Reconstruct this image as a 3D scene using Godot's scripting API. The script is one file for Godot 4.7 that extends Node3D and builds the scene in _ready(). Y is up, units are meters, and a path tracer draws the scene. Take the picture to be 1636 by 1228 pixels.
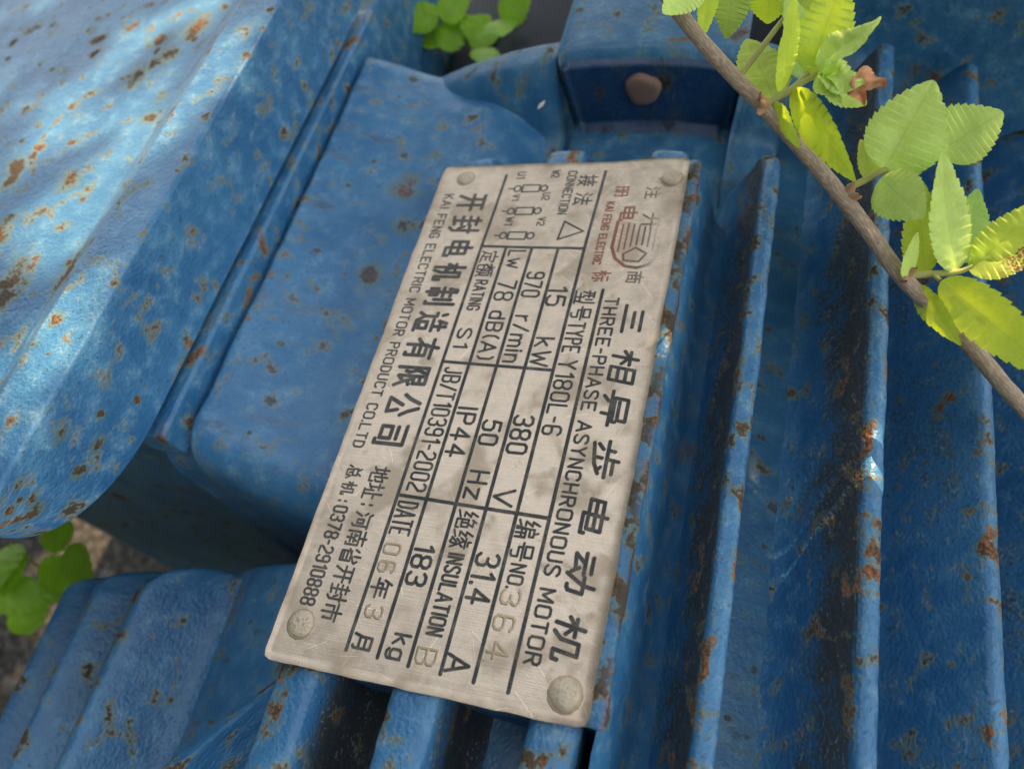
extends Node3D
# A blue three-phase electric motor, close up: its rating plate, cooling fins, terminal box and an elm twig across it.
# Lengths below are millimetres in the motor's own axes (plate centre = origin, plate normal = +y, shaft = z); MM turns them into metres.

const MM := 0.001
const R_TIP := 175.0
const R_FLOOR := 147.0
const PITCH := 9.4

var rng := RandomNumberGenerator.new()
var wob := FastNoiseLite.new()
var M := {}

# ---------------------------------------------------------------- naming
func tag(o: Node, label := "", category := "", group := "", kind := "") -> Node:
	if label != "": o.set_meta("label", label)
	if category != "": o.set_meta("category", category)
	if group != "": o.set_meta("group", group)
	if kind != "": o.set_meta("kind", kind)
	return o

var taken := {}
func numbered(parent: Node, called: String) -> String:
	var key := str(parent.get_instance_id()) + called
	var n: int = taken.get(key, 0)
	taken[key] = n + 1
	return called if n == 0 else "%s_%03d" % [called, n]

func root_node(called: String) -> Node3D:
	var o := Node3D.new()
	o.name = numbered(self, called)
	add_child(o, true)
	return o

func put(called: String, mesh: Mesh, mat: Material, parent: Node) -> MeshInstance3D:
	var o := MeshInstance3D.new()
	o.name = numbered(parent, called)
	o.mesh = mesh
	o.material_override = mat
	parent.add_child(o, true)
	return o

# ---------------------------------------------------------------- mesh builders
class Grid:
	var v := PackedVector3Array()
	var uv := PackedVector2Array()
	var col := PackedColorArray()
	var idx := PackedInt32Array()
	func sheet(rows: int, cols: int, f: Callable, flip := false) -> void:
		var at := v.size()
		for i in rows:
			for j in cols:
				var r: Array = f.call(i, j)
				v.append(r[0] * MM)
				uv.append(r[1])
				if r.size() > 2: col.append(r[2])
		for i in rows - 1:
			for j in cols - 1:
				var a := at + i * cols + j
				var b := a + 1
				var c := a + cols
				var d := c + 1
				if flip: idx.append_array([a, c, b, b, c, d])
				else: idx.append_array([a, b, c, b, d, c])
	func tri(a: Vector3, b: Vector3, c: Vector3, ua := Vector2.ZERO, ub := Vector2.ZERO, uc := Vector2.ZERO) -> void:
		var at := v.size()
		v.append_array([a * MM, b * MM, c * MM])
		uv.append_array([ua, ub, uc])
		idx.append_array([at, at + 1, at + 2])
	func mesh() -> ArrayMesh:
		var arr := []
		arr.resize(Mesh.ARRAY_MAX)
		arr[Mesh.ARRAY_VERTEX] = v
		arr[Mesh.ARRAY_TEX_UV] = uv
		if col.size() == v.size(): arr[Mesh.ARRAY_COLOR] = col
		arr[Mesh.ARRAY_INDEX] = idx
		var am := ArrayMesh.new()
		am.add_surface_from_arrays(Mesh.PRIMITIVE_TRIANGLES, arr)
		var st := SurfaceTool.new()
		st.create_from(am, 0)
		st.generate_normals()
		return st.commit()

func polar(th_deg: float, r: float, z: float) -> Vector3:
	var t := deg_to_rad(th_deg)
	return Vector3(r * sin(t), r * cos(t) - 175.0, z)

func ss(a: float, b: float, x: float) -> float:
	return smoothstep(a, b, x)

# rounds the corners of an open polyline (Vector2), radius per corner
func rounded(pts: Array, rad: float, seg := 4) -> Array:
	var out := [pts[0]]
	for i in range(1, pts.size() - 1):
		var p: Vector2 = pts[i]
		var a: Vector2 = pts[i - 1] - p
		var b: Vector2 = pts[i + 1] - p
		var r := minf(rad, 0.45 * minf(a.length(), b.length()))
		var p0 := p + a.normalized() * r
		var p1 := p + b.normalized() * r
		for k in seg + 1:
			var t := float(k) / seg
			out.append(p0.lerp(p, t).lerp(p.lerp(p1, t), t))
	out.append(pts[-1])
	return out

func arc_lengths(pts: Array) -> Array:
	var out := [0.0]
	for i in range(1, pts.size()):
		out.append(out[-1] + (pts[i] as Vector2).distance_to(pts[i - 1]))
	return out

# sweeps a profile of (z, r) points round the motor's shaft from angle t0 to t1, closing both sides down to r_in
func ring_part(profile: Array, t0: float, t1: float, steps: int, r_in := 100.0, rough := 0.25) -> ArrayMesh:
	var g := Grid.new()
	var f := func(i: int, j: int) -> Array:
		var p: Vector2 = profile[j]
		var th := lerpf(t0, t1, float(i) / (steps - 1))
		var q := polar(th, p.y, p.x)
		var n := wob.get_noise_3d(q.x * 1.6, q.y * 1.6, q.z * 1.6) * rough
		return [polar(th, p.y + n, p.x + n * 0.7), Vector2(p.x * 0.01, th * 0.03)]
	g.sheet(steps, profile.size(), f)
	for side in 2:
		var th: float = [t0, t1][side]
		var cap := func(i: int, j: int) -> Array:
			var p: Vector2 = profile[j]
			var q := polar(th, p.y, p.x)
			var n := wob.get_noise_3d(q.x * 1.6, q.y * 1.6, q.z * 1.6) * rough
			return [polar(th, lerpf(p.y + n, minf(r_in, p.y + n), float(i) / 3.0), p.x + n * 0.7), Vector2(p.x * 0.01, i * 0.1)]
		g.sheet(4, profile.size(), cap, side == 1)
	return g.mesh()

# a cooling fin: along z from z0 (ramp of length ramp) to z1, at angle th, tip radius rt
func fin_mesh(th: float, rt: float, z0: float, z1: float, ramp: float, rb: float, seed_off: float, tip_w := 2.7, lean := 0.0) -> ArrayMesh:
	var h := rt - rb
	var half := [Vector2(-10.5, -2.0), Vector2(-7.6, 0.3), Vector2(-5.9, 2.6), Vector2(-5.2, 6.0), Vector2(-4.4, h * 0.45), Vector2(-tip_w - 0.75, h * 0.7), Vector2(-tip_w - 0.25, h - 4.2), Vector2(-tip_w, h - 1.7), Vector2(-tip_w * 0.88, h - 0.7), Vector2(-tip_w * 0.6, h - 0.15), Vector2(0, h)]
	var prof := half.duplicate()
	for k in range(half.size() - 2, -1, -1):
		prof.append(Vector2(-half[k].x, half[k].y))
	var al := arc_lengths(prof)
	var total: float = al[-1]
	var zs := []
	for k in 15: zs.append(z0 + ramp * k / 14.0)
	var zz := z0 + ramp
	while zz < z1:
		zz += 2.0
		zs.append(minf(zz, z1))
	var g := Grid.new()
	var axis := polar(th, 1.0, 0) - polar(th, 0.0, 0)
	var side := Vector3(axis.y, -axis.x, 0)
	var f := func(i: int, j: int) -> Array:
		var z: float = zs[i]
		var t := clampf((z - z0) / ramp, 0.0, 1.0)
		var k := t * (1.0 - 0.12 * t) / 0.88 if ramp > 20.0 else sqrt(1.0 - (1.0 - t) * (1.0 - t))
		var p: Vector2 = prof[j]
		var hh := p.y
		if p.y > 0.0: hh = p.y * k
		var wide := lerpf(0.62, 1.0, sqrt(t)) if t < 1.0 else 1.0
		var lum := 1.0 if p.y > h - 5.0 else 0.6
		var n1 := wob.get_noise_3d(z * 1.1, p.x * 2.0 + seed_off, p.y * 1.4)
		var n2 := wob.get_noise_3d(z * 3.7, p.x * 4.0 + seed_off + 90.0, p.y * 3.0)
		var off := (n1 * 0.16 + n2 * 0.24) * lum
		var wav := wob.get_noise_2d(z * 0.28, seed_off * 3.0) * 0.3
		var a := p.x * wide + off * signf(p.x) + wav * (p.y / h)
		var pos := axis * (rb + hh + off * 0.55) + side * (a + lean * hh / h) + Vector3(0, -175.0, z)
		return [pos, Vector2((z + 150.0) / 300.0 + seed_off * 0.137, al[j] / total)]
	g.sheet(zs.size(), prof.size(), f)
	return g.mesh()

func box_grid(lo: Vector3, hi: Vector3, r: float, rough := 0.0, n := 10) -> ArrayMesh:
	# a block with rounded edges: six sheets pushed out from an inner box
	var g := Grid.new()
	var c := (lo + hi) / 2.0
	var hs := (hi - lo) / 2.0
	for ax in 3:
		for sgn in [-1.0, 1.0]:
			var u := (ax + 1) % 3
			var w := (ax + 2) % 3
			var f := func(i: int, j: int) -> Array:
				var p := Vector3.ZERO
				var ti := sin((float(i) / (n - 1) - 0.5) * PI) if n < 30 else float(i) / (n - 1) * 2.0 - 1.0
				var tj := sin((float(j) / (n - 1) - 0.5) * PI) if n < 30 else float(j) / (n - 1) * 2.0 - 1.0
				p[ax] = sgn * hs[ax]
				p[u] = ti * hs[u]
				p[w] = tj * hs[w]
				var inner := Vector3(clampf(p.x, -hs.x + r, hs.x - r), clampf(p.y, -hs.y + r, hs.y - r), clampf(p.z, -hs.z + r, hs.z - r))
				var d := p - inner
				if d.length() > 0.0: p = inner + d.normalized() * minf(d.length(), r)
				p += c
				if rough > 0.0: p += Vector3.ONE * wob.get_noise_3d(p.x * 2.0, p.y * 2.0, p.z * 2.0) * rough
				return [p, Vector2(p.x, p.z) * 0.01]
			g.sheet(n, n, f, sgn < 0.0)
	return g.mesh()

func tube_mesh(pts: Array, radii: Array, sides := 10, rough := 0.0) -> ArrayMesh:
	var cv := Curve3D.new()
	for i in pts.size():
		var p: Vector3 = pts[i]
		var a: Vector3 = pts[maxi(i - 1, 0)]
		var b: Vector3 = pts[mini(i + 1, pts.size() - 1)]
		var t := (b - a) / 6.0
		cv.add_point(p, -t, t)
	cv.bake_interval = 0.4
	var length := cv.get_baked_length()
	var n := maxi(6, int(length / 1.0))
	var g := Grid.new()
	var f := func(i: int, j: int) -> Array:
		var s := length * i / (n - 1)
		var c := cv.sample_baked(s, true)
		var d := (cv.sample_baked(minf(s + 0.5, length), true) - cv.sample_baked(maxf(s - 0.5, 0.0), true)).normalized()
		var x := d.cross(Vector3(0.21, 0.93, 0.3)).normalized()
		var y := x.cross(d)
		var k := float(i) / (n - 1) * (radii.size() - 1)
		var r := lerpf(radii[int(k)], radii[mini(int(k) + 1, radii.size() - 1)], k - int(k))
		var an := TAU * j / sides
		var o := x * cos(an) + y * sin(an)
		if rough > 0.0: r *= 1.0 + rough * wob.get_noise_3d(s * 3.0, o.x * 14.0, o.y * 14.0 + o.z * 9.0)
		return [c + o * r, Vector2(s * 0.02, float(j) / sides)]
	g.sheet(n, sides + 1, f)
	return g.mesh()

# a serrated young elm leaf; up = the side that is seen
func leaf_mesh(base: Vector3, tip: Vector3, width: float, up: Vector3, bend: float, fold: float, teeth: int, sd: int, crumple := 0.0) -> ArrayMesh:
	var ax := (tip - base)
	var ln := ax.length()
	ax = ax / ln
	var nn := (up - ax * up.dot(ax)).normalized()
	var sd3 := ax.cross(nn)
	var g := Grid.new()
	var rows := teeth * 6 + 1
	var cols := 13
	var skew := 0.10 * (1.0 if sd % 2 == 0 else -1.0)
	var f := func(i: int, j: int) -> Array:
		var t := float(i) / (rows - 1)
		var v := float(j) / (cols - 1) * 2.0 - 1.0
		var env := pow(sin(PI * pow(t, 0.76)), 0.68) * (1.0 - 0.30 * t) * 1.12
		env = maxf(env, 0.0)
		var ph := fmod(t * teeth, 1.0)
		var saw := (pow(ph, 0.7) if ph < 0.8 else (1.0 - ph) / 0.2 * 0.92) - 0.45
		var small := fmod(t * teeth * 2.0 + 0.3, 1.0) - 0.5
		var edge := env * (1.0 + (0.13 * saw + 0.03 * small) * clampf(env * 2.2, 0.0, 1.0)) * width * 0.5
		var x := v * edge * (1.0 + skew * signf(v) * (1.0 - t))
		var along := t * ln + absf(v) * edge * 0.10 * (saw + 0.45)
		# side veins: shallow valleys that slant towards the tip
		var vein := absf(fmod(t * 8.0 - absf(v) * 1.9 + 20.0, 1.0) - 0.5) * 2.0
		var z := fold * absf(x) + bend * ln * (t * t - t) * -1.0
		z += (vein - 0.5) * (0.12 if sd == 13 else 0.018) * clampf(absf(v) * 3.0, 0.0, 1.0) * env
		z -= 0.16 * width * v * v * env * 0.5
		z += wob.get_noise_3d(along * 2.5, x * 2.5, sd * 31.0) * (0.4 + crumple * 3.0)
		if crumple > 0.0:
			z += sin(t * 5.0 + sd) * crumple * 3.0 * absf(v)
			x += cos(t * 7.0 + sd) * crumple * 1.4
		var tint := 0.92 + 0.16 * wob.get_noise_3d(along * 1.7, x * 1.7, sd * 11.0 + 5.0)
		return [base + ax * along + sd3 * x + nn * z, Vector2(0.5 + v * 0.5, 1.0 - t), Color(tint, tint, tint)]
	g.sheet(rows, cols, f)
	return g.mesh()

# ---------------------------------------------------------------- textures
func noise_bytes(w: int, h: int, cycles: float, oct: int, sd: int, kind := FastNoiseLite.TYPE_SIMPLEX_SMOOTH, ridged := false) -> PackedByteArray:
	var n := FastNoiseLite.new()
	n.seed = sd
	n.noise_type = kind
	n.frequency = cycles / w
	n.fractal_type = FastNoiseLite.FRACTAL_RIDGED if ridged else FastNoiseLite.FRACTAL_FBM
	n.fractal_octaves = oct
	n.fractal_gain = 0.55
	var im := n.get_seamless_image(w, h, false, false, 0.15)
	im.convert(Image.FORMAT_L8)
	return im.get_data()

func tex(im: Image) -> ImageTexture:
	return ImageTexture.create_from_image(im)

# Painted cast iron: colour, roughness and relief from layered noise. rust_v / dirt_v: bias per row.
func paint_set(w: int, h: int, sd: int, mm_per_px: float, rust_at: float, rust_v: Array, dirt_v: Array, spots: Array, fade: float, bump: float, wear := 1.0) -> StandardMaterial3D:
	var big := noise_bytes(w, h, w * mm_per_px / 45.0, 3, sd)
	var mid := noise_bytes(w, h, w * mm_per_px / 9.0, 4, sd + 1)
	var fine := noise_bytes(w, h, w * mm_per_px / 1.5, 4, sd + 2)
	var chip := noise_bytes(w, h, w * mm_per_px / 12.0, 5, sd + 3)
	var peel := noise_bytes(w, h, w * mm_per_px / 2.6, 2, sd + 4)
	# spots: discrete rust blisters as extra rust level
	var extra := PackedFloat32Array()
	extra.resize(w * h)
	var halo := PackedFloat32Array()
	halo.resize(w * h)
	for s in spots:
		var r: float = s[2] / mm_per_px
		var cx: float = s[0] / mm_per_px
		var cy: float = s[1] / mm_per_px
		var ext := int(r * 2.6)
		for yy in range(int(cy) - ext, int(cy) + ext + 1):
			if yy < 0 or yy >= h: continue
			for xx in range(int(cx) - ext, int(cx) + ext + 1):
				if xx < 0 or xx >= w: continue
				var o := yy * w + xx
				var ir := (chip[o] / 255.0 - 0.5) * 2.4 + (fine[o] / 255.0 - 0.5) * 1.0
				var d := Vector2((xx - cx) * s[3], yy - cy).length() / r + ir
				extra[o] = maxf(extra[o], 1.0 - ss(0.55, 0.95, d))
				halo[o] = maxf(halo[o], 1.0 - ss(0.5, 2.1, d))
	var col := PackedByteArray()
	col.resize(w * h * 3)
	var orm := PackedByteArray()
	orm.resize(w * h)
	var hgt := PackedFloat32Array()
	hgt.resize(w * h)
	for y in h:
		var rv: float = rust_v[y * rust_v.size() / h]
		var dv: float = dirt_v[y * dirt_v.size() / h]
		for x in w:
			var o := y * w + x
			var b := big[o] / 255.0
			var m := mid[o] / 255.0
			var fi := fine[o] / 255.0
			var c := chip[o] / 255.0
			var pe := peel[o] / 255.0
			var k := clampf((b - 0.5) * 0.9 + (m - 0.5) * 0.34 + 0.42, 0.0, 1.0)
			# paint: deep blue to a paler, chalked blue
			var r := lerpf(42.0, 74.0, k)
			var g := lerpf(96.0, 131.0, k)
			var bl := lerpf(144.0, 174.0, k)
			var ch := clampf(ss(0.5, 0.85, m * 0.6 + fi * 0.4 + fade), 0.0, 1.0) * 0.38
			r = lerpf(r, 132.0, ch); g = lerpf(g, 168.0, ch); bl = lerpf(bl, 194.0, ch)
			# places where a top coat flaked off and an older, greyer coat shows
			var fl := ss(0.66, 0.68, c * 0.75 + m * 0.25 + wear * 0.03) * 0.75
			r = lerpf(r, 96.0, fl); g = lerpf(g, 122.0, fl); bl = lerpf(bl, 142.0, fl)
			# old grime
			var gr := clampf(ss(0.34, 0.9, dv + (m - 0.5) * 0.34 + (b - 0.5) * 0.35 + (fi - 0.5) * 0.34), 0.0, 0.9)
			r = lerpf(r, 40.0 + fi * 20.0, gr); g = lerpf(g, 39.0 + fi * 18.0, gr); bl = lerpf(bl, 40.0 + fi * 16.0, gr)
			# pits and specks of dirt, tiny pale scuffs
			var pit := ss(0.64, 0.72, fi * 0.65 + pe * 0.35) * (0.35 + 0.65 * ss(0.35, 0.6, b))
			r = lerpf(r, 44.0, pit * 0.55); g = lerpf(g, 62.0, pit * 0.55); bl = lerpf(bl, 78.0, pit * 0.55)
			var scuff := ss(0.66, 0.74, (1.0 - fi) * 0.6 + m * 0.4) * 0.5
			r = lerpf(r, 150.0, scuff); g = lerpf(g, 166.0, scuff); bl = lerpf(bl, 176.0, scuff)
			# rust
			var rl := c * 0.62 + m * 0.22 + fi * 0.16 + rv
			var ru := maxf(ss(rust_at, rust_at + 0.035, rl), extra[o])
			var ha := maxf(ss(rust_at - 0.085, rust_at, rl) * 0.6, halo[o] * 0.72)
			r = lerpf(r, 116.0, ha); g = lerpf(g, 116.0, ha); bl = lerpf(bl, 92.0, ha)
			var kind := ss(0.42, 0.78, fi * 0.5 + b * 0.5)
			r = lerpf(r, lerpf(72.0, 156.0, kind), ru); g = lerpf(g, lerpf(62.0, 98.0, kind), ru); bl = lerpf(bl, lerpf(50.0, 70.0, kind), ru)
			col[o * 3] = int(clampf(r, 0, 255)); col[o * 3 + 1] = int(clampf(g, 0, 255)); col[o * 3 + 2] = int(clampf(bl, 0, 255))
			orm[o] = int(255.0 * clampf(0.30 + 0.14 * m + 0.08 * fi + 0.42 * maxf(ru, gr * 0.8) + 0.15 * ha + 0.1 * fl, 0.05, 1.0))
			hgt[o] = 0.35 + (pe - 0.5) * 0.3 + (fi - 0.5) * 0.42 + (m - 0.5) * 0.3 - pit * 0.25 - fl * 0.12 + (fi - 0.5) * ru * 0.8 + ha * 0.10
	var mat := StandardMaterial3D.new()
	mat.albedo_texture = tex(Image.create_from_data(w, h, false, Image.FORMAT_RGB8, col))
	mat.roughness = 1.0
	mat.roughness_texture = tex(Image.create_from_data(w, h, false, Image.FORMAT_L8, orm))
	mat.heightmap_enabled = true
	mat.heightmap_texture = tex(Image.create_from_data(w, h, false, Image.FORMAT_RF, hgt.to_byte_array()))
	mat.heightmap_scale = bump
	mat.metallic_specular = 0.5
	return mat

func flat_mat(c: Color, rough: float, metal := 0.0) -> StandardMaterial3D:
	var m := StandardMaterial3D.new()
	m.albedo_color = c
	m.roughness = rough
	m.metallic = metal
	return m

# ---------------------------------------------------------------- lettering: every character as pen strokes on a 16 x 16 grid, two base-36 digits a point
const G := {
	"三": "33d3 48c8 1efe",
	"相": "1575 404g 4519 467a 91f1fgfg 91 9g91 96f6 9bfb",
	"异": "31d1d636 313ae ae8 0bgb 585c3g b8bg",
	"步": "8087 83e3 4347 07g7 8a8d 4a2d caec fbbe2g",
	"电": "808eafgfgc 23e3eb2b23 27e7",
	"动": "1373 0787 471d1d7c 6a8e 96f6feefdf c0c69g",
	"机": "1575 404g 4519 467a 929c7g 92d2dfgfgc",
	"型": "1181 0585 31351a 6169 b2b7 f0f9df 3cdc 898g 0ggg",
	"号": "31d1d63631 08g8 484bdbdfbg8g",
	"编": "401545 551a5a 0f6d b0c2 83f3f686 836g 898g 89g9ggfg c9cg 89 9cfc",
	"接": "0464 303f1f 0b69 b0b2 73g3 94a6 d4c6 67g7 b78cfg e9cd7g 6aga",
	"法": "1133 0527 0f3a 74g4 b0b8 58g8 a86ffe cbgg",
	"定": "8082 1513f3f5 37d7 878f 8bdb 491g 3d7fgg",
	"额": "4042 04038385 3508 35647109 3478 1a7a7g1g1a 91g1 c1c4 94f4fc 949c c6cbag dcgg",
	"绝": "401545 551a5a 0f6d a083 a2e2c6 86f6fb8b 868fgfgd b6bb",
	"缘": "401545 551a5a 0f6d a0a2e2 74g4 b478 a6dacfbg9f a98b bb7f f6d8 dagf",
	"年": "4016 33f3 47e7 474b 0bgb 838g",
	"月": "31391g 31d1dfbg 36d6 3bdb",
	"开": "12f2 08g8 525a1g b2bg",
	"封": "1282 4046 0686 0a8a 464f 0f8e 95g5 e0eebg a8cb",
	"制": "2014 1383 0787 404g 1e1a7a7e b2bb f0ffdf",
	"造": "1123 0636363c 0f3c7ggg 9074 83f3 c0c7 67g7 8aeaee8e8a",
	"有": "03g3 70580b 565g 56e6egcg 59e9 5cec",
	"限": "111g 1161365a4c 81e1e787 84e4 818fbd a7cbgg f9ca",
	"公": "603508 a0d5g8 883fdf caef",
	"司": "12f2fgcg 26b6 29b9be2e29",
	"地": "0464 303c 0d6a 76g3g9ea b0bb 727fgfgc",
	"址": "0464 303c 0d6a b0bg b7g7 787g 6ggg",
	"河": "1133 0527 0f3a 53g3 e3efcg 77b7bc7c77",
	"南": "12f2 8085 1g16f6fgdg 587a b89a 4aca 4dcd 8a8g",
	"省": "8085 3215 d2f4 e51a 38d8dg3g38 3bdb 3ede",
	"市": "8083 04g4 2e27e7eedd 848g",
	"总": "4063 c0a3 44c4c9494944 2b0f 5b5gcgcd 8a9d dbgf",
	"注": "1133 0527 0f3a a0b2 64g4 79f9 6fgf b4bf",
	"册": "111b0g 11616f4f 919b8g 91f1fgdg 07g7",
	"商": "8082 03g3 5465 b4a6 1g17f7fgdg 6859 a8b9 5bbbbf5f5b",
	"标": "1575 404g 4519 467a 92f2 87g7 c7cgag 9b7e fbge",
	":": "4547 4c4e", ".": "0f0g", "-": "0848", "/": "0g60", "(": "3014 0c3g", ")": "0023 2d0g", " ": "",
	"0": "2060828e6g2g0e0220", "1": "13404g", "2": "02206082860d0g8g", "3": "0220608285683868 8a8e6g2g0e 688a", "4": "6g600b9b", "5": "8010072666888e6g2g0e", "6": "8260200 20e2g6g8e8a68280a", "7": "00803g", "8": "206082856828050220 280a0e2g6g8e8a68", "9": "0e2g6g8e82602002062868 6886",
	"A": "0g508gag 2b8b", "B": "0060828668 08680 688a8e6g0g00", "C": "8382602002 020e2g6g8e8d", "D": "0050838d5g0g00", "E": "80000g8g 0868", "F": "80000g 0868", "G": "8382602002020e2g6g8e8959", "H": "000g 808g 0888", "I": "000g", "J": "606e4g1g0e", "K": "000g 800a 378g", "L": "000g8g", "M": "0g005ca0ag", "N": "0g008g80", "O": "2070929e7g2g0e0220", "P": "0g0060828668 6808", "R": "0g0060828668 6808 488g", "S": "82602002052769 698b8e6g2g0e", "T": "0080 404g", "U": "000e2g6g8e80", "V": "004g80", "W": "003g649gc0", "Y": "004880 484g",
	"d": "707g 7755250 7", "i": "050g 0102", "k": "000g 650b 297g", "g": "757i5k2k0i 7755250 7", "r": "050g 092655", "m": "050g 082545676g 678 5", "n": "050g 082555777g", "z": "05750g7g",
}

func stroke_list(ch: String) -> Array:
	var s: String = G2.get(ch, G.get(ch, ""))
	var out := []
	for run in s.split(" ", false):
		var pts := PackedVector2Array()
		for k in range(0, run.length() - 1, 2):
			pts.append(Vector2(digit(run[k]), digit(run[k + 1])))
		out.append(pts)
	return out

# characters whose strokes need exact joins
const G2 := {
	"相": "1575 404g 4519 467a 91f1fg9g91 96f6 9bfb",
	"异": "31d1d636 3139e9e7 0bgb 5a5d3g babg",
	"电": "808efegegc 23e3eb2b23 27e7",
	"总": "4063 c0a3 44c4c94944 2b0f 5b5gcgcd 8a9d dbgf",
	"编": "401545 551a5a 0f6d b0c2 83f3f686 83876g 898g 89g9gg c9cg 8cfc",
	"3": "02206082856838 688a8e6g2g0e", "6": "82602002 020e2g6g8e8a68280a", "A": "0g50ag 2b8b", "B": "006082866808 688a8e6g0g00", "C": "83826020020e2g6g8e8d",
	"9": "0e2g6g8e82602002062868 6886", "d": "707g 775525070e2g5g7e", "g": "757i5k2k0i 775525070e2g5g7e", "m": "050g 082545676g 6785a5c7cg", "(": "30141c3g", ")": "0023 232d0g",
}

func digit(c: String) -> float:
	return float("0123456789abcdefghijklmnopqrstuvwxyz".find(c))

const TW := 2048
const TH := 1024
var ink := PackedFloat32Array()
var red := PackedFloat32Array()
var punch := PackedFloat32Array()

func draw_seg(buf: PackedFloat32Array, a: Vector2, b: Vector2, w: float) -> PackedFloat32Array:
	# a, b in plate millimetres (s along, t down); w = stroke width in mm
	var sx := TW / 140.0
	var pa := a * sx
	var pb := b * sx
	var r := w * sx * 0.5 * (1.1 if w > 0.3 else 1.0)
	var d := pb - pa
	var l2 := maxf(d.length_squared(), 0.0001)
	var x0 := maxi(0, int(minf(pa.x, pb.x) - r - 2))
	var x1 := mini(TW - 1, int(maxf(pa.x, pb.x) + r + 2))
	var y0 := maxi(0, int(minf(pa.y, pb.y) - r - 2))
	var y1 := mini(TH - 1, int(maxf(pa.y, pb.y) + r + 2))
	for y in range(y0, y1 + 1):
		for x in range(x0, x1 + 1):
			var px := x - pa.x
			var py := y - pa.y
			var t := clampf((px * d.x + py * d.y) / l2, 0.0, 1.0)
			var ex := px - d.x * t
			var ey := py - d.y * t
			var c := clampf((r - sqrt(ex * ex + ey * ey)) * 0.55 + 0.5, 0.0, 1.0)
			if c > 0.0:
				var o := y * TW + x
				if buf[o] < c: buf[o] = c
	return buf

func poly(which: String, pts: Array, w: float) -> void:
	var buf: PackedFloat32Array = get(which)
	set(which, PackedFloat32Array())
	for k in pts.size() - 1:
		buf = draw_seg(buf, pts[k], pts[k + 1], w)
	set(which, buf)

func glyph(which: String, ch: String, s0: float, s1: float, t0: float, t1: float, w: float, slant := 0.0, span := 16.0) -> void:
	for st in stroke_list(ch):
		var pts := []
		for p: Vector2 in st:
			pts.append(Vector2(lerpf(s0, s1, p.x / span) - slant * (p.y / 16.0 - 0.5), lerpf(t0, t1, p.y / 16.0)))
		poly(which, pts, w)

func hanzi(text: String, s: float, pitch: float, size: float, t0: float, t1: float, w: float, which := "ink") -> void:
	for k in text.length():
		glyph(which, text[k], s + k * pitch, s + k * pitch + size, t0, t1, w)

func wide(ch: String) -> float:
	var m := 0.0
	for st in stroke_list(ch):
		for p: Vector2 in st: m = maxf(m, p.x)
	return m if ch != " " else 4.0

func latin(text: String, s0: float, s1: float, t0: float, t1: float, w: float, which := "ink", gap := 4.5) -> void:
	var total := 0.0
	for k in text.length(): total += wide(text[k]) + gap
	total -= gap
	var u := (s1 - s0) / total
	var x := s0
	for k in text.length():
		var ww := wide(text[k])
		glyph(which, text[k], x, x + 16.0 * u, t0, t1, w)
		x += (ww + gap) * u

func ring(which: String, c: Vector2, rx: float, ry: float, w: float, a0 := 0.0, a1 := TAU) -> void:
	var pts := []
	for k in 13: pts.append(c + Vector2(cos(lerpf(a0, a1, k / 12.0)) * rx, sin(lerpf(a0, a1, k / 12.0)) * ry))
	poly(which, pts, w)

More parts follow.
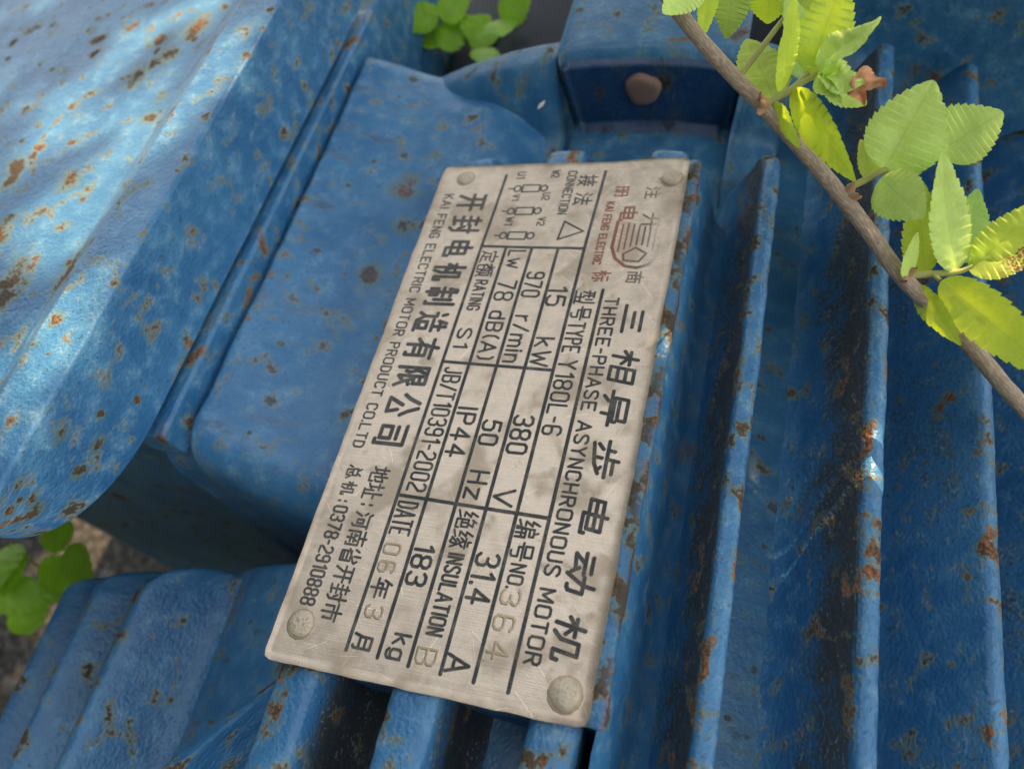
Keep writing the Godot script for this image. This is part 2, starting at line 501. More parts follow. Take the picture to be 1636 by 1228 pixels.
func plate_material() -> ORMMaterial3D:
	for b in ["ink", "red", "punch"]:
		var z := PackedFloat32Array()
		z.resize(TW * TH)
		set(b, z)
	# rules
	var lw := 0.74
	var V := func(s: float, t: float) -> Vector2: return Vector2(s, t)
	poly("ink", [Vector2(3.6, 21.8), Vector2(30, 22.4), Vector2(136, 22.8)], lw)
	poly("ink", [Vector2(42.6, 15.2), Vector2(136.5, 15.6)], lw)
	poly("ink", [Vector2(29.9, 29.3), Vector2(135.8, 29.9)], lw)
	poly("ink", [Vector2(29.8, 36.4), Vector2(135.6, 37.0)], lw)
	poly("ink", [Vector2(29.7, 43.5), Vector2(135.2, 44.1)], lw)
	poly("ink", [Vector2(4.1, 49.9), Vector2(30, 50.5), Vector2(135.0, 51.4)], lw)
	poly("ink", [Vector2(29.9, 22.4), Vector2(29.4, 50.4)], lw)
	poly("ink", [Vector2(66.0, 22.7), Vector2(65.5, 50.6)], lw)
	poly("ink", [Vector2(101.5, 15.6), Vector2(100.7, 50.9)], lw)
	# title lines
	var title := "三相异步电动机"
	var at := [[46.8, 55.3], [59.2, 68.3], [70.4, 79.0], [82.6, 91.0], [95.2, 103.8], [107.7, 116.4], [120.2, 129.2]]
	for k in 7: glyph("ink", title[k], at[k][0], at[k][1], 3.4, 9.3, 0.76, 0.9)
	latin("THREE-PHASE ASYNCHRONOUS MOTOR", 45.0, 130.6, 10.9, 13.9, 0.5)
	hanzi("型号", 43.1, 4.75, 3.7, 16.7, 21.6, 0.46)
	latin("TYPE", 52.6, 60.7, 17.6, 21.5, 0.52)
	latin("Y180L-6", 63.2, 82.3, 17.4, 21.5, 0.52)
	hanzi("编号", 102.6, 4.9, 3.7, 17.0, 21.9, 0.46)
	latin("NO.", 112.2, 117.0, 18.0, 21.0, 0.46)
	latin("15", 41.9, 47.6, 24.1, 28.6, 0.62)
	latin("kW", 57.3, 65.0, 24.3, 28.5, 0.58)
	latin("380", 78.5, 87.6, 24.2, 28.6, 0.62)
	latin("V", 96.4, 100.0, 24.3, 28.7, 0.6)
	latin("31.4", 111.0, 121.3, 23.9, 28.8, 0.66)
	latin("A", 131.8, 135.0, 24.5, 29.2, 0.62)
	latin("970", 37.8, 45.3, 31.1, 35.4, 0.56)
	latin("r/min", 51.2, 64.4, 31.2, 35.3, 0.56)
	latin("50", 80.4, 86.2, 31.5, 35.7, 0.62)
	latin("Hz", 93.0, 99.3, 31.2, 35.5, 0.58)
	hanzi("绝缘", 102.3, 4.4, 3.8, 31.0, 35.8, 0.42)
	latin("INSULATION", 112.0, 128.8, 31.8, 35.1, 0.52)
	glyph("ink", "L", 30.8, 34.0, 37.8, 42.2, 0.52)
	glyph("ink", "W", 33.4, 37.3, 38.9, 41.8, 0.5)
	latin("78", 40.7, 46.6, 37.8, 42.5, 0.56)
	latin("dB(A)", 50.2, 64.0, 38.2, 42.2, 0.56)
	latin("IP44", 77.7, 90.0, 38.3, 42.8, 0.6)
	latin("183", 111.0, 119.6, 38.7, 43.0, 0.66)
	latin("kg", 130.0, 134.8, 38.2, 41.7, 0.56)
	hanzi("定额", 31.0, 4.5, 3.8, 45.0, 49.6, 0.42)
	latin("RATING", 40.7, 49.9, 45.7, 48.8, 0.46)
	latin("S1", 55.8, 61.1, 45.7, 49.1, 0.54)
	latin("JB/T10391-2002", 67.2, 99.2, 45.0, 49.3, 0.52)
	latin("DATE", 102.2, 109.5, 45.6, 50.2, 0.52)
	hanzi("年", 119.6, 4, 4.0, 45.8, 50.4, 0.5)
	hanzi("月", 131.2, 4, 3.7, 46.1, 50.4, 0.56)
	# maker
	hanzi("开封电机制造有限公司", 11.2, 8.03, 5.5, 53.1, 61.7, 0.92)
	latin("KAI FENG ELECTRIC MOTOR PRODUCT CO.LTD", 11.0, 90.2, 64.0, 66.7, 0.42)
	hanzi("地址:", 94.7, 4.2, 3.5, 55.0, 59.7, 0.46)
	hanzi("河南省开封市", 106.0, 4.1, 3.5, 55.1, 59.9, 0.48)
	hanzi("总机:", 95.0, 4.0, 3.2, 62.0, 65.7, 0.42)
	latin("0378-2910888", 105.2, 127.6, 62.3, 65.6, 0.5)
	# connection diagram
	hanzi("接法", 4.9, 6.5, 3.7, 23.6, 28.6, 0.46)
	latin("CONNECTION", 3.3, 18.4, 29.7, 32.0, 0.38)
	poly("ink", [Vector2(20.9, 29.5), Vector2(27.0, 30.1), Vector2(24.3, 23.8), Vector2(20.9, 29.5)], 0.5)
	var cs := [9.2, 17.2, 25.7]
	for k in 3:
		var c: float = cs[k]
		poly("ink", [Vector2(c - 1.2, 39.1), Vector2(c + 1.2, 39.1), Vector2(c + 1.2, 44.0), Vector2(c - 1.2, 44.0), Vector2(c - 1.2, 39.1)], 0.46)
		ring("ink", Vector2(c, 37.8), 1.05, 0.95, 0.46)
		ring("ink", Vector2(c, 45.4), 1.05, 0.95, 0.46)
		poly("ink", [Vector2(c, 46.4), Vector2(c, 47.8)], 0.42)
	latin("W2", 2.8, 5.3, 34.6, 36.6, 0.36)
	latin("U2", 11.0, 13.4, 35.6, 37.5, 0.36)
	latin("V2", 19.6, 22.2, 35.0, 36.9, 0.36)
	latin("U1", 3.2, 5.5, 44.3, 46.5, 0.36)
	latin("V1", 11.4, 13.4, 44.2, 46.0, 0.36)
	latin("W1", 19.4, 22.0, 43.9, 45.9, 0.36)
	# the maker's emblem, printed in a worn red brown
	hanzi("注", 10.2, 4, 3.3, 6.0, 9.9, 0.42, "red")
	hanzi("册", 9.4, 4, 3.3, 14.3, 17.8, 0.42, "red")
	hanzi("标", 36.8, 4, 3.2, 14.2, 18.5, 0.42, "red")
	hanzi("商", 37.0, 4, 3.3, 6.1, 10.0, 0.42, "red")
	hanzi("电", 15.9, 4, 4.8, 11.0, 15.6, 0.6, "red")
	hanzi("开", 18.8, 4, 4.9, 4.3, 9.2, 0.5, "red")
	latin("KAI FENG ELECTRIC", 14.6, 34.8, 17.4, 19.3, 0.42, "red")
	poly("red", [Vector2(21.2, 15.3), Vector2(29.5, 15.4), Vector2(33.0, 14.0), Vector2(35.3, 11.2), Vector2(35.8, 8.2), Vector2(34.8, 5.4), Vector2(32.6, 4.1), Vector2(24.6, 3.9)], 0.8)
	for k in 7:
		var t := 5.2 + k * 1.42
		var far: float = [30.2, 29.2, 28.7, 28.7, 29.2, 30.0, 30.8][k]
		poly("red", [Vector2(21.8 + 0.4 * absf(k - 5.0), t), Vector2(far, t)], 0.44)
	poly("red", [Vector2(29.6, 9.4), Vector2(31.4, 6.5), Vector2(33.9, 8.0), Vector2(33.6, 11.8), Vector2(31.6, 12.2), Vector2(29.6, 9.4)], 0.55)
	# hand-punched characters
	latin("06", 111.9, 118.0, 46.4, 50.2, 0.5, "punch", 7.0)
	latin("3", 125.4, 127.7, 46.0, 49.8, 0.5, "punch")
	latin("B", 131.7, 134.6, 31.7, 35.9, 0.5, "punch")
	glyph("punch", "3", 117.6, 123.0, 17.6, 21.5, 0.5)
	glyph("punch", "6", 122.8, 128.2, 17.6, 21.7, 0.5)
	glyph("punch", "4", 128.0, 133.4, 17.4, 21.6, 0.5)
	for c in [[7.2, 3.8, 2.6], [4.9, 62.0, 2.4], [131.8, 63.6, 2.9], [134.8, 4.8, 3.1]]:
		ring("punch", Vector2(c[0], c[1]), c[2] + 0.12, c[2] + 0.12, 0.5)
	# scratches: few, thin, random
	rng.seed = 71
	var scr := PackedFloat32Array()
	scr.resize(TW * TH)
	for k in 210:
		var p := Vector2(rng.randf_range(0, 140), rng.randf_range(0, 70))
		if k < 70: p = Vector2(rng.randf_range(0, 45), rng.randf_range(0, 24))
		var an := rng.randf_range(-0.6, 0.6) + (1.0 if k % 3 == 0 else 2.2)
		scr = draw_seg(scr, p, p + Vector2(cos(an), sin(an)) * rng.randf_range(1.0, 6.0), rng.randf_range(0.05, 0.16))
	var grain := noise_bytes(TW, TH, 26, 5, 401)
	var fleck := noise_bytes(TW, TH, 300, 3, 402)
	var blot := noise_bytes(TW, TH, 7, 4, 403)
	var hair := FastNoiseLite.new()
	hair.seed = 5
	hair.frequency = 0.09
	var col := PackedByteArray()
	col.resize(TW * TH * 3)
	var orm := PackedByteArray()
	orm.resize(TW * TH * 3)
	var hgt := PackedFloat32Array()
	hgt.resize(TW * TH)
	for y in TH:
		var near := minf(y, TH - 1 - y)
		for x in TW:
			var o := y * TW + x
			var g := grain[o] / 255.0
			var fl := fleck[o] / 255.0
			var bl := blot[o] / 255.0
			var br := hair.get_noise_2d(x * 1.6, y * 0.05)
			var edge := minf(near, minf(x, TW - 1 - x)) / 14.6
			var k := 1.0 + (g - 0.5) * 0.16 + (fl - 0.5) * 0.10 + br * 0.04
			var r := 208.0 * k
			var gg := 191.0 * k
			var b := 175.0 * k
			# warm dirt film in blotches, thicker near the rim
			var dirt := clampf(ss(0.48, 0.75, bl * 0.7 + g * 0.3) * 0.5 + ss(5.0, 0.0, edge + g * 3.0) * 0.35, 0.0, 1.0)
			r = lerpf(r, 148.0, dirt); gg = lerpf(gg, 131.0, dirt); b = lerpf(b, 112.0, dirt)
			var pit := ss(0.70, 0.76, fl * 0.6 + g * 0.4)
			r = lerpf(r, 108.0, pit * 0.6); gg = lerpf(gg, 92.0, pit * 0.6); b = lerpf(b, 72.0, pit * 0.6)
			var sc := scr[o]
			r += sc * 34.0; gg += sc * 34.0; b += sc * 33.0
			var s_mm := x / 14.63
			var t_mm := y / 14.63
			var worn := clampf(ss(0.40, 0.72, fl * 0.5 + g * 0.5) * 0.6 + ss(50.0, 5.0, s_mm) * 0.28 + ss(45.0, 66.0, t_mm) * 0.22, 0.0, 0.55)
			var i := ink[o] * (1.0 - worn * 0.6)
			r = lerpf(r, 44.0, i); gg = lerpf(gg, 45.0, i); b = lerpf(b, 47.0, i)
			var rd := red[o] * (0.85 - 0.7 * ss(8.0, 4.0, t_mm) - 0.35 * worn)
			if rd > 0.0:
				var warm := ss(6.0, 14.0, t_mm)
				r = lerpf(r, lerpf(84.0, 120.0, warm), rd); gg = lerpf(gg, lerpf(80.0, 64.0, warm), rd); b = lerpf(b, lerpf(76.0, 50.0, warm), rd)
			var pu := punch[o]
			r = lerpf(r, 150.0, pu * 0.6); gg = lerpf(gg, 130.0, pu * 0.6); b = lerpf(b, 100.0, pu * 0.6)
			# a yellowish stain by the stamped date
			col[o * 3] = int(clampf(r, 0, 255)); col[o * 3 + 1] = int(clampf(gg, 0, 255)); col[o * 3 + 2] = int(clampf(b, 0, 255))
			orm[o * 3] = 255
			orm[o * 3 + 1] = int(255.0 * clampf(0.44 + (g - 0.5) * 0.2 + dirt * 0.25 + i * 0.25 - sc * 0.1, 0.1, 1.0))
			orm[o * 3 + 2] = int(255.0 * clampf(0.62 - dirt * 0.5 - i * 0.6 - pit * 0.4, 0.0, 1.0))
			hgt[o] = (g - 0.5) * 0.16 + (fl - 0.5) * 0.14 + br * 0.10 - ink[o] * 0.5 - red[o] * 0.12 - pu * 0.9 - sc * 0.15 - pit * 0.2
	var mat := ORMMaterial3D.new()
	mat.albedo_texture = tex(Image.create_from_data(TW, TH, false, Image.FORMAT_RGB8, col))
	mat.orm_texture = tex(Image.create_from_data(TW, TH, false, Image.FORMAT_RGB8, orm))
	mat.heightmap_enabled = true
	mat.heightmap_texture = tex(Image.create_from_data(TW, TH, false, Image.FORMAT_RF, hgt.to_byte_array()))
	mat.heightmap_scale = 0.018
	mat.texture_repeat = false
	return mat

func leaf_material(deep: Color, thin: Color, glow: Color, gloss: float, blush := 0.0) -> StandardMaterial3D:
	var w := 128
	var h := 256
	var n := noise_bytes(w, h, 10, 3, 77)
	var col := PackedByteArray()
	col.resize(w * h * 3)
	for y in h:
		for x in w:
			var v := absf(float(x) / w - 0.5) * 2.0
			var t := 1.0 - float(y) / h
			var ph := absf(fmod(t * 8.0 - v * 1.9 + 20.0, 1.0) - 0.5) * 2.0
			var vein := maxf(1.0 - ss(0.0, 0.05, v), (1.0 - ss(0.0, 0.10, ph)) * 0.5)
			var c := deep.lerp(thin, clampf((n[y * w + x] / 255.0 - 0.3) * 1.2, 0.0, 1.0))
			c = c.lerp(Color(0.62, 0.74, 0.42), vein * 0.22)
			if blush > 0.0:
				var bl := ss(0.45, 0.60, n[y * w + x] / 255.0 + blush * (t - 0.4)) * ss(0.2, 0.5, t)
				c = c.lerp(Color(0.50, 0.24, 0.22), bl * 0.85)
			var o := (y * w + x) * 3
			col[o] = int(c.r * 255); col[o + 1] = int(c.g * 255); col[o + 2] = int(c.b * 255)
	var m := StandardMaterial3D.new()
	m.albedo_texture = tex(Image.create_from_data(w, h, false, Image.FORMAT_RGB8, col))
	m.vertex_color_use_as_albedo = true
	m.roughness = gloss
	m.backlight_enabled = true
	m.backlight = glow
	m.cull_mode = BaseMaterial3D.CULL_DISABLED
	m.texture_repeat = false
	return m

# ---------------------------------------------------------------- the scene
func _ready() -> void:
	rng.seed = 20
	wob.seed = 9
	wob.frequency = 0.06
	wob.fractal_octaves = 3
	camera_and_light()
	materials()
	ground()
	motor()
	elm_twig()
	litter()
	weeds()
	added_leaf_cover()

const SEED_SPOT := Vector3(-18.7, -14.1, -110.3)
const HOLE_SEED := 14
const SKY_BLOCK := Vector3(-0.62, 0.30, 0.72)  # direction in which the added leaves close off the sky
const SKY_BLOCK_EDGE := 0.42
const SUN := Vector3(0.38, 0.62, -0.66)

func camera_and_light() -> void:
	var cam := Camera3D.new()
	cam.name = "camera"
	cam.transform = Transform3D(Basis(Vector3(0.93345, -0.27040, -0.23570), Vector3(-0.06691, 0.51429, -0.85500), Vector3(0.35242, 0.81387, 0.46197)), Vector3(69.7, 153.25, 87.4) * MM)
	cam.fov = 50.57
	var at := CameraAttributesPhysical.new()
	at.frustum_focal_length = 25.4
	at.frustum_focus_distance = 0.174
	at.exposure_aperture = 13.0
	at.frustum_near = 0.01
	at.frustum_far = 60.0
	cam.attributes = at
	cam.near = 0.01
	cam.far = 60.0
	cam.current = true
	add_child(cam)
	var sky := ProceduralSkyMaterial.new()
	sky.sky_top_color = Color(0.85, 0.87, 0.88)
	sky.sky_horizon_color = Color(0.90, 0.90, 0.86)
	sky.sky_curve = 0.2
	sky.ground_bottom_color = Color(0.10, 0.10, 0.09)
	sky.ground_horizon_color = Color(0.35, 0.37, 0.34)
	sky.sky_energy_multiplier = 1.0
	var env := Environment.new()
	env.background_mode = Environment.BG_SKY
	env.sky = Sky.new()
	env.sky.sky_material = sky
	env.tonemap_mode = Environment.TONE_MAPPER_LINEAR
	env.tonemap_exposure = 2.5
	env.sdfgi_enabled = true
	env.ssao_enabled = true
	env.ssil_enabled = true
	var we := WorldEnvironment.new()
	we.name = "world"
	we.environment = env
	add_child(we)
	var sun := DirectionalLight3D.new()
	sun.name = "sun"
	sun.light_energy = 1.6
	sun.light_color = Color(1.0, 0.87, 0.68)
	sun.light_angular_distance = 0.5
	sun.shadow_enabled = true
	add_child(sun)
	sun.look_at_from_position(SUN, Vector3.ZERO)

func ramp_rows(stops: Array) -> Array:
	# piecewise linear bias over 64 rows; stops = [v, value] pairs
	var out := []
	for k in 64:
		var v := k / 63.0
		var val: float = stops[-1][1]
		for i in stops.size() - 1:
			if v >= stops[i][0] and v <= stops[i + 1][0]:
				val = lerpf(stops[i][1], stops[i + 1][1], (v - stops[i][0]) / (stops[i + 1][0] - stops[i][0]))
				break
		out.append(val)
	return out

func materials() -> void:
	var zero := ramp_rows([[0.0, 0.0], [1.0, 0.0]])
	# castings without a UV of their own: the same paint laid on from three sides, one tile = 128 mm
	var spots := []
	rng.seed = 33
	for k in 34: spots.append([rng.randf_range(4, 124), rng.randf_range(4, 124), rng.randf_range(0.2, 0.8), rng.randf_range(0.6, 1.3)])
	for k in 9: spots.append([rng.randf_range(10, 118), rng.randf_range(10, 118), rng.randf_range(1.2, 3.2), rng.randf_range(0.5, 1.2)])
	M.cast = paint_set(1024, 1024, 100, 0.125, 0.695, zero, ramp_rows([[0.0, 0.24], [1.0, 0.24]]), spots, 0.05, 0.034)
	M.cast.uv1_triplanar = true
	M.cast.uv1_scale = Vector3.ONE * (1.0 / 0.128)
	# frame end and valleys: the same paint, darkened, their shade put into the colour
	M.cast_shaded = M.cast.duplicate()
	M.cast_shaded.albedo_color = Color(0.86, 0.92, 0.91)
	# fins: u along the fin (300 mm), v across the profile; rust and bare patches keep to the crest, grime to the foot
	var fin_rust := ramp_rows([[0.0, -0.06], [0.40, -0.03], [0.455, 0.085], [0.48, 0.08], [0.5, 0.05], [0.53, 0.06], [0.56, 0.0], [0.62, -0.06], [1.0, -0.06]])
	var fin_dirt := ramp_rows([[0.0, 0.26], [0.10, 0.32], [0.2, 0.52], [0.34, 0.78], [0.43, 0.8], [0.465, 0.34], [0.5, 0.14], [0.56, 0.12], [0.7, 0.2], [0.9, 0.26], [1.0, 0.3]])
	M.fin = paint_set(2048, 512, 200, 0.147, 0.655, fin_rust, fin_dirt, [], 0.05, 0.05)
	# under the plate the valleys are black with old grease on the fins' right-hand faces
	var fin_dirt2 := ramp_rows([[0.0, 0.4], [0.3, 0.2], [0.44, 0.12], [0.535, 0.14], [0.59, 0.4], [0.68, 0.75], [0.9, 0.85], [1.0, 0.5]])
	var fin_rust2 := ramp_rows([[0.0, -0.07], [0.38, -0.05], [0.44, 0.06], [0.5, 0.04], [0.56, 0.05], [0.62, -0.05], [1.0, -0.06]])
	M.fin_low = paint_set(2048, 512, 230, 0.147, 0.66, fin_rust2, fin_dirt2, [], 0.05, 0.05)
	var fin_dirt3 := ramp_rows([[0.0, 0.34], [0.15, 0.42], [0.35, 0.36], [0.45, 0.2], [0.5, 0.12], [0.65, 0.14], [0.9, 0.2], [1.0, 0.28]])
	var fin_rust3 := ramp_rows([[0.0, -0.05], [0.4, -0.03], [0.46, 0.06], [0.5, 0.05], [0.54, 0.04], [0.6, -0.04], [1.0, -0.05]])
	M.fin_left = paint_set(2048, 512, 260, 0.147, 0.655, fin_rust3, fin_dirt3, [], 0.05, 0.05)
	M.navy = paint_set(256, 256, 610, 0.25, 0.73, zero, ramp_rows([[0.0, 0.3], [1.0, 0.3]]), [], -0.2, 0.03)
	M.navy.albedo_color = Color(0.56, 0.58, 0.66)  # darker tint: the shadow on the lug's face, put into its colour
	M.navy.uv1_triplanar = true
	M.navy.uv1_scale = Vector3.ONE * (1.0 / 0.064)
	M.gap_shade = flat_mat(Color(0.12, 0.15, 0.2), 0.8)  # near-black: shade behind the end flange, painted into the colour
	# terminal box cover: u along (240 mm), v from the lip over the edge to the panel (120 mm)
	var ls := []
	rng.seed = 58
	for k in 46: ls.append([rng.randf_range(2, 238), rng.randf_range(2, 75), pow(rng.randf(), 2.0) * 1.3 + 0.25, rng.randf_range(0.6, 1.2)])
	for k in 20: ls.append([rng.randf_range(2, 238), rng.randf_range(56, 118), pow(rng.randf(), 1.6) * 3.0 + 0.5, rng.randf_range(0.5, 1.2)])
	for k in 9: ls.append([rng.randf_range(60, 200), rng.randf_range(70, 112), rng.randf_range(2.4, 4.4), rng.randf_range(0.5, 0.9)])
	for k in 16: ls.append([rng.randf_range(195, 238), rng.randf_range(8, 34), rng.randf_range(0.8, 2.0), rng.randf_range(0.8, 1.6)])
	var lid_rust := ramp_rows([[0.0, 0.03], [0.08, -0.03], [0.24, -0.035], [0.27, 0.05], [0.30, -0.02], [0.36, -0.03], [0.41, 0.04], [0.5, 0.02], [1.0, 0.03]])
	M.cover = paint_set(2048, 1024, 300, 0.1172, 0.70, lid_rust, ramp_rows([[0.0, 0.18], [0.08, 0.06], [1.0, 0.06]]), ls, 0.08, 0.042)
	M.plate = plate_material()
	# bare rusty rim of the pad under the plate
	M.rust = paint_set(512, 512, 500, 0.125, 0.50, zero, ramp_rows([[0.0, 0.2], [1.0, 0.2]]), [], 0.0, 0.06)
	M.rust.uv1_triplanar = true
	M.rust.uv1_scale = Vector3.ONE * (1.0 / 0.064)
	M.bolt = flat_mat(Color(0.50, 0.40, 0.36), 0.8)
	M.rivet = StandardMaterial3D.new()
	var rn := noise_bytes(128, 128, 9, 4, 61)
	var rc := PackedByteArray()
	for k in 128 * 128:
		var q := rn[k] / 255.0
		var c := Color(0.74, 0.69, 0.62).lerp(Color(0.62, 0.53, 0.42), ss(0.5, 0.85, q))
		rc.append_array([int(c.r * 255), int(c.g * 255), int(c.b * 255)])
	M.rivet.albedo_texture = tex(Image.create_from_data(128, 128, false, Image.FORMAT_RGB8, rc))
	M.rivet.uv1_triplanar = true
	M.rivet.uv1_scale = Vector3.ONE * 120.0
	M.rivet.metallic = 0.3
	M.rivet.roughness = 0.55
	M.rivet.heightmap_enabled = true
	M.rivet.heightmap_texture = tex(Image.create_from_data(128, 128, false, Image.FORMAT_L8, rn))
	M.rivet.heightmap_scale = 0.015
	M.bark = StandardMaterial3D.new()
	var bn := noise_bytes(256, 256, 14, 5, 88)
	var bc := PackedByteArray()
	for k in 256 * 256:
		var q := bn[k] / 255.0
		var c := Color(0.62, 0.54, 0.47).lerp(Color(0.72, 0.64, 0.57), ss(0.3, 0.75, q))
		if q > 0.74: c = Color(0.74, 0.67, 0.60)
		bc.append_array([int(c.r * 255), int(c.g * 255), int(c.b * 255)])
	M.bark.albedo_texture = tex(Image.create_from_data(256, 256, false, Image.FORMAT_RGB8, bc))
	M.bark.uv1_scale = Vector3(1.5, 1, 1)
	M.bark.roughness = 0.75
	M.bark.heightmap_enabled = true
	M.bark.heightmap_texture = tex(Image.create_from_data(256, 256, false, Image.FORMAT_L8, bn))
	M.bark.heightmap_scale = 0.012
	M.bud = flat_mat(Color(0.68, 0.54, 0.42), 0.7)
	M.shoot = flat_mat(Color(0.66, 0.66, 0.38), 0.6)
	M.leaf_pale = leaf_material(Color(0.80, 0.91, 0.46), Color(0.87, 0.95, 0.56), Color(0.5, 0.56, 0.24), 0.55)
	M.leaf_lit = leaf_material(Color(0.85, 0.95, 0.38), Color(0.91, 0.98, 0.48), Color(1.0, 1.0, 0.55), 0.55)
	M.leaf_back = leaf_material(Color(0.68, 0.84, 0.38), Color(0.76, 0.88, 0.46), Color(0.6, 0.7, 0.28), 0.5)
	M.leaf_blush = leaf_material(Color(0.76, 0.86, 0.36), Color(0.84, 0.90, 0.46), Color(0.9, 0.9, 0.3), 0.5, 0.35)
	M.leaf_bud = leaf_material(Color(0.84, 0.60, 0.46), Color(0.86, 0.68, 0.50), Color(0.7, 0.45, 0.3), 0.6)
	M.leaf_weed = leaf_material(Color(0.56, 0.76, 0.14), Color(0.66, 0.82, 0.20), Color(0.8, 0.9, 0.2), 0.45)
	M.leaf_cover = leaf_material(Color(0.18, 0.30, 0.10), Color(0.26, 0.40, 0.14), Color(0.2, 0.25, 0.06), 0.6)

func ground() -> void:
	var g := Grid.new()
	var f := func(i: int, j: int) -> Array:
		var a := TAU * j / 48.0
		var r := pow(float(i) / 40.0, 3.0) * 40000.0 + i * 14.0
		var p := Vector3(cos(a) * r, -330.0, sin(a) * r)
		p.y += wob.get_noise_2d(p.x * 0.4, p.z * 0.4) * 14.0 * exp(-r / 3000.0)
		return [p, Vector2(p.x, p.z) * 0.01]
	g.sheet(41, 49, f, true)
	var m := StandardMaterial3D.new()
	var n := noise_bytes(512, 512, 30, 5, 140)
	var c3 := PackedByteArray()
	for k in 512 * 512:
		var q := n[k] / 255.0
		var c := Color(0.14, 0.13, 0.12).lerp(Color(0.32, 0.31, 0.30), ss(0.3, 0.8, q))
		c3.append_array([int(c.r * 255), int(c.g * 255), int(c.b * 255)])
	m.albedo_texture = tex(Image.create_from_data(512, 512, false, Image.FORMAT_RGB8, c3))
	m.uv1_triplanar = true
	m.uv1_scale = Vector3.ONE * 4.0
	m.roughness = 0.95
	tag(put("ground", g.mesh(), m, self), "dark grey gritty ground under and beside the motor", "ground", "", "structure")
	# gravel: angular pebbles
	var pm := SphereMesh.new()
	pm.radius = 0.5
	pm.height = 1.0
	pm.radial_segments = 8
	pm.rings = 5
	var arr := pm.get_mesh_arrays()
	var vv: PackedVector3Array = arr[Mesh.ARRAY_VERTEX]
	for k in vv.size(): vv[k] *= 1.0 + 0.5 * wob.get_noise_3dv(vv[k] * 22.0)
	arr[Mesh.ARRAY_VERTEX] = vv
	var am := ArrayMesh.new()
	am.add_surface_from_arrays(Mesh.PRIMITIVE_TRIANGLES, arr)
	var mm := MultiMesh.new()
	mm.transform_format = MultiMesh.TRANSFORM_3D
	mm.use_colors = true
	mm.mesh = am
	mm.instance_count = 2600
	rng.seed = 12
	for k in 2600:
		var p := Vector3(rng.randf_range(-900, 100), -330, rng.randf_range(-900, 500))
		p.y += wob.get_noise_2d(p.x * 0.4, p.z * 0.4) * 14.0
		var s := rng.randf_range(5.0, 26.0) * rng.randf_range(0.5, 1.0)
		var b := Basis.from_euler(Vector3(rng.randf() * 6, rng.randf() * 6, rng.randf() * 6)).scaled(Vector3(s, s * 0.6, s * 0.8) * MM)
		mm.set_instance_transform(k, Transform3D(b, p * MM))
		var q := rng.randf_range(0.02, 0.16)
		mm.set_instance_color(k, Color(q, q * 0.97, q * 0.94))
	var gm := flat_mat(Color.WHITE, 0.9)
	gm.vertex_color_use_as_albedo = true
	var mi := MultiMeshInstance3D.new()
	mi.name = "gravel"
	mi.multimesh = mm
	mi.material_override = gm
	tag(mi, "grey gravel scattered on the ground past the fins", "gravel", "", "stuff")
	add_child(mi, true)

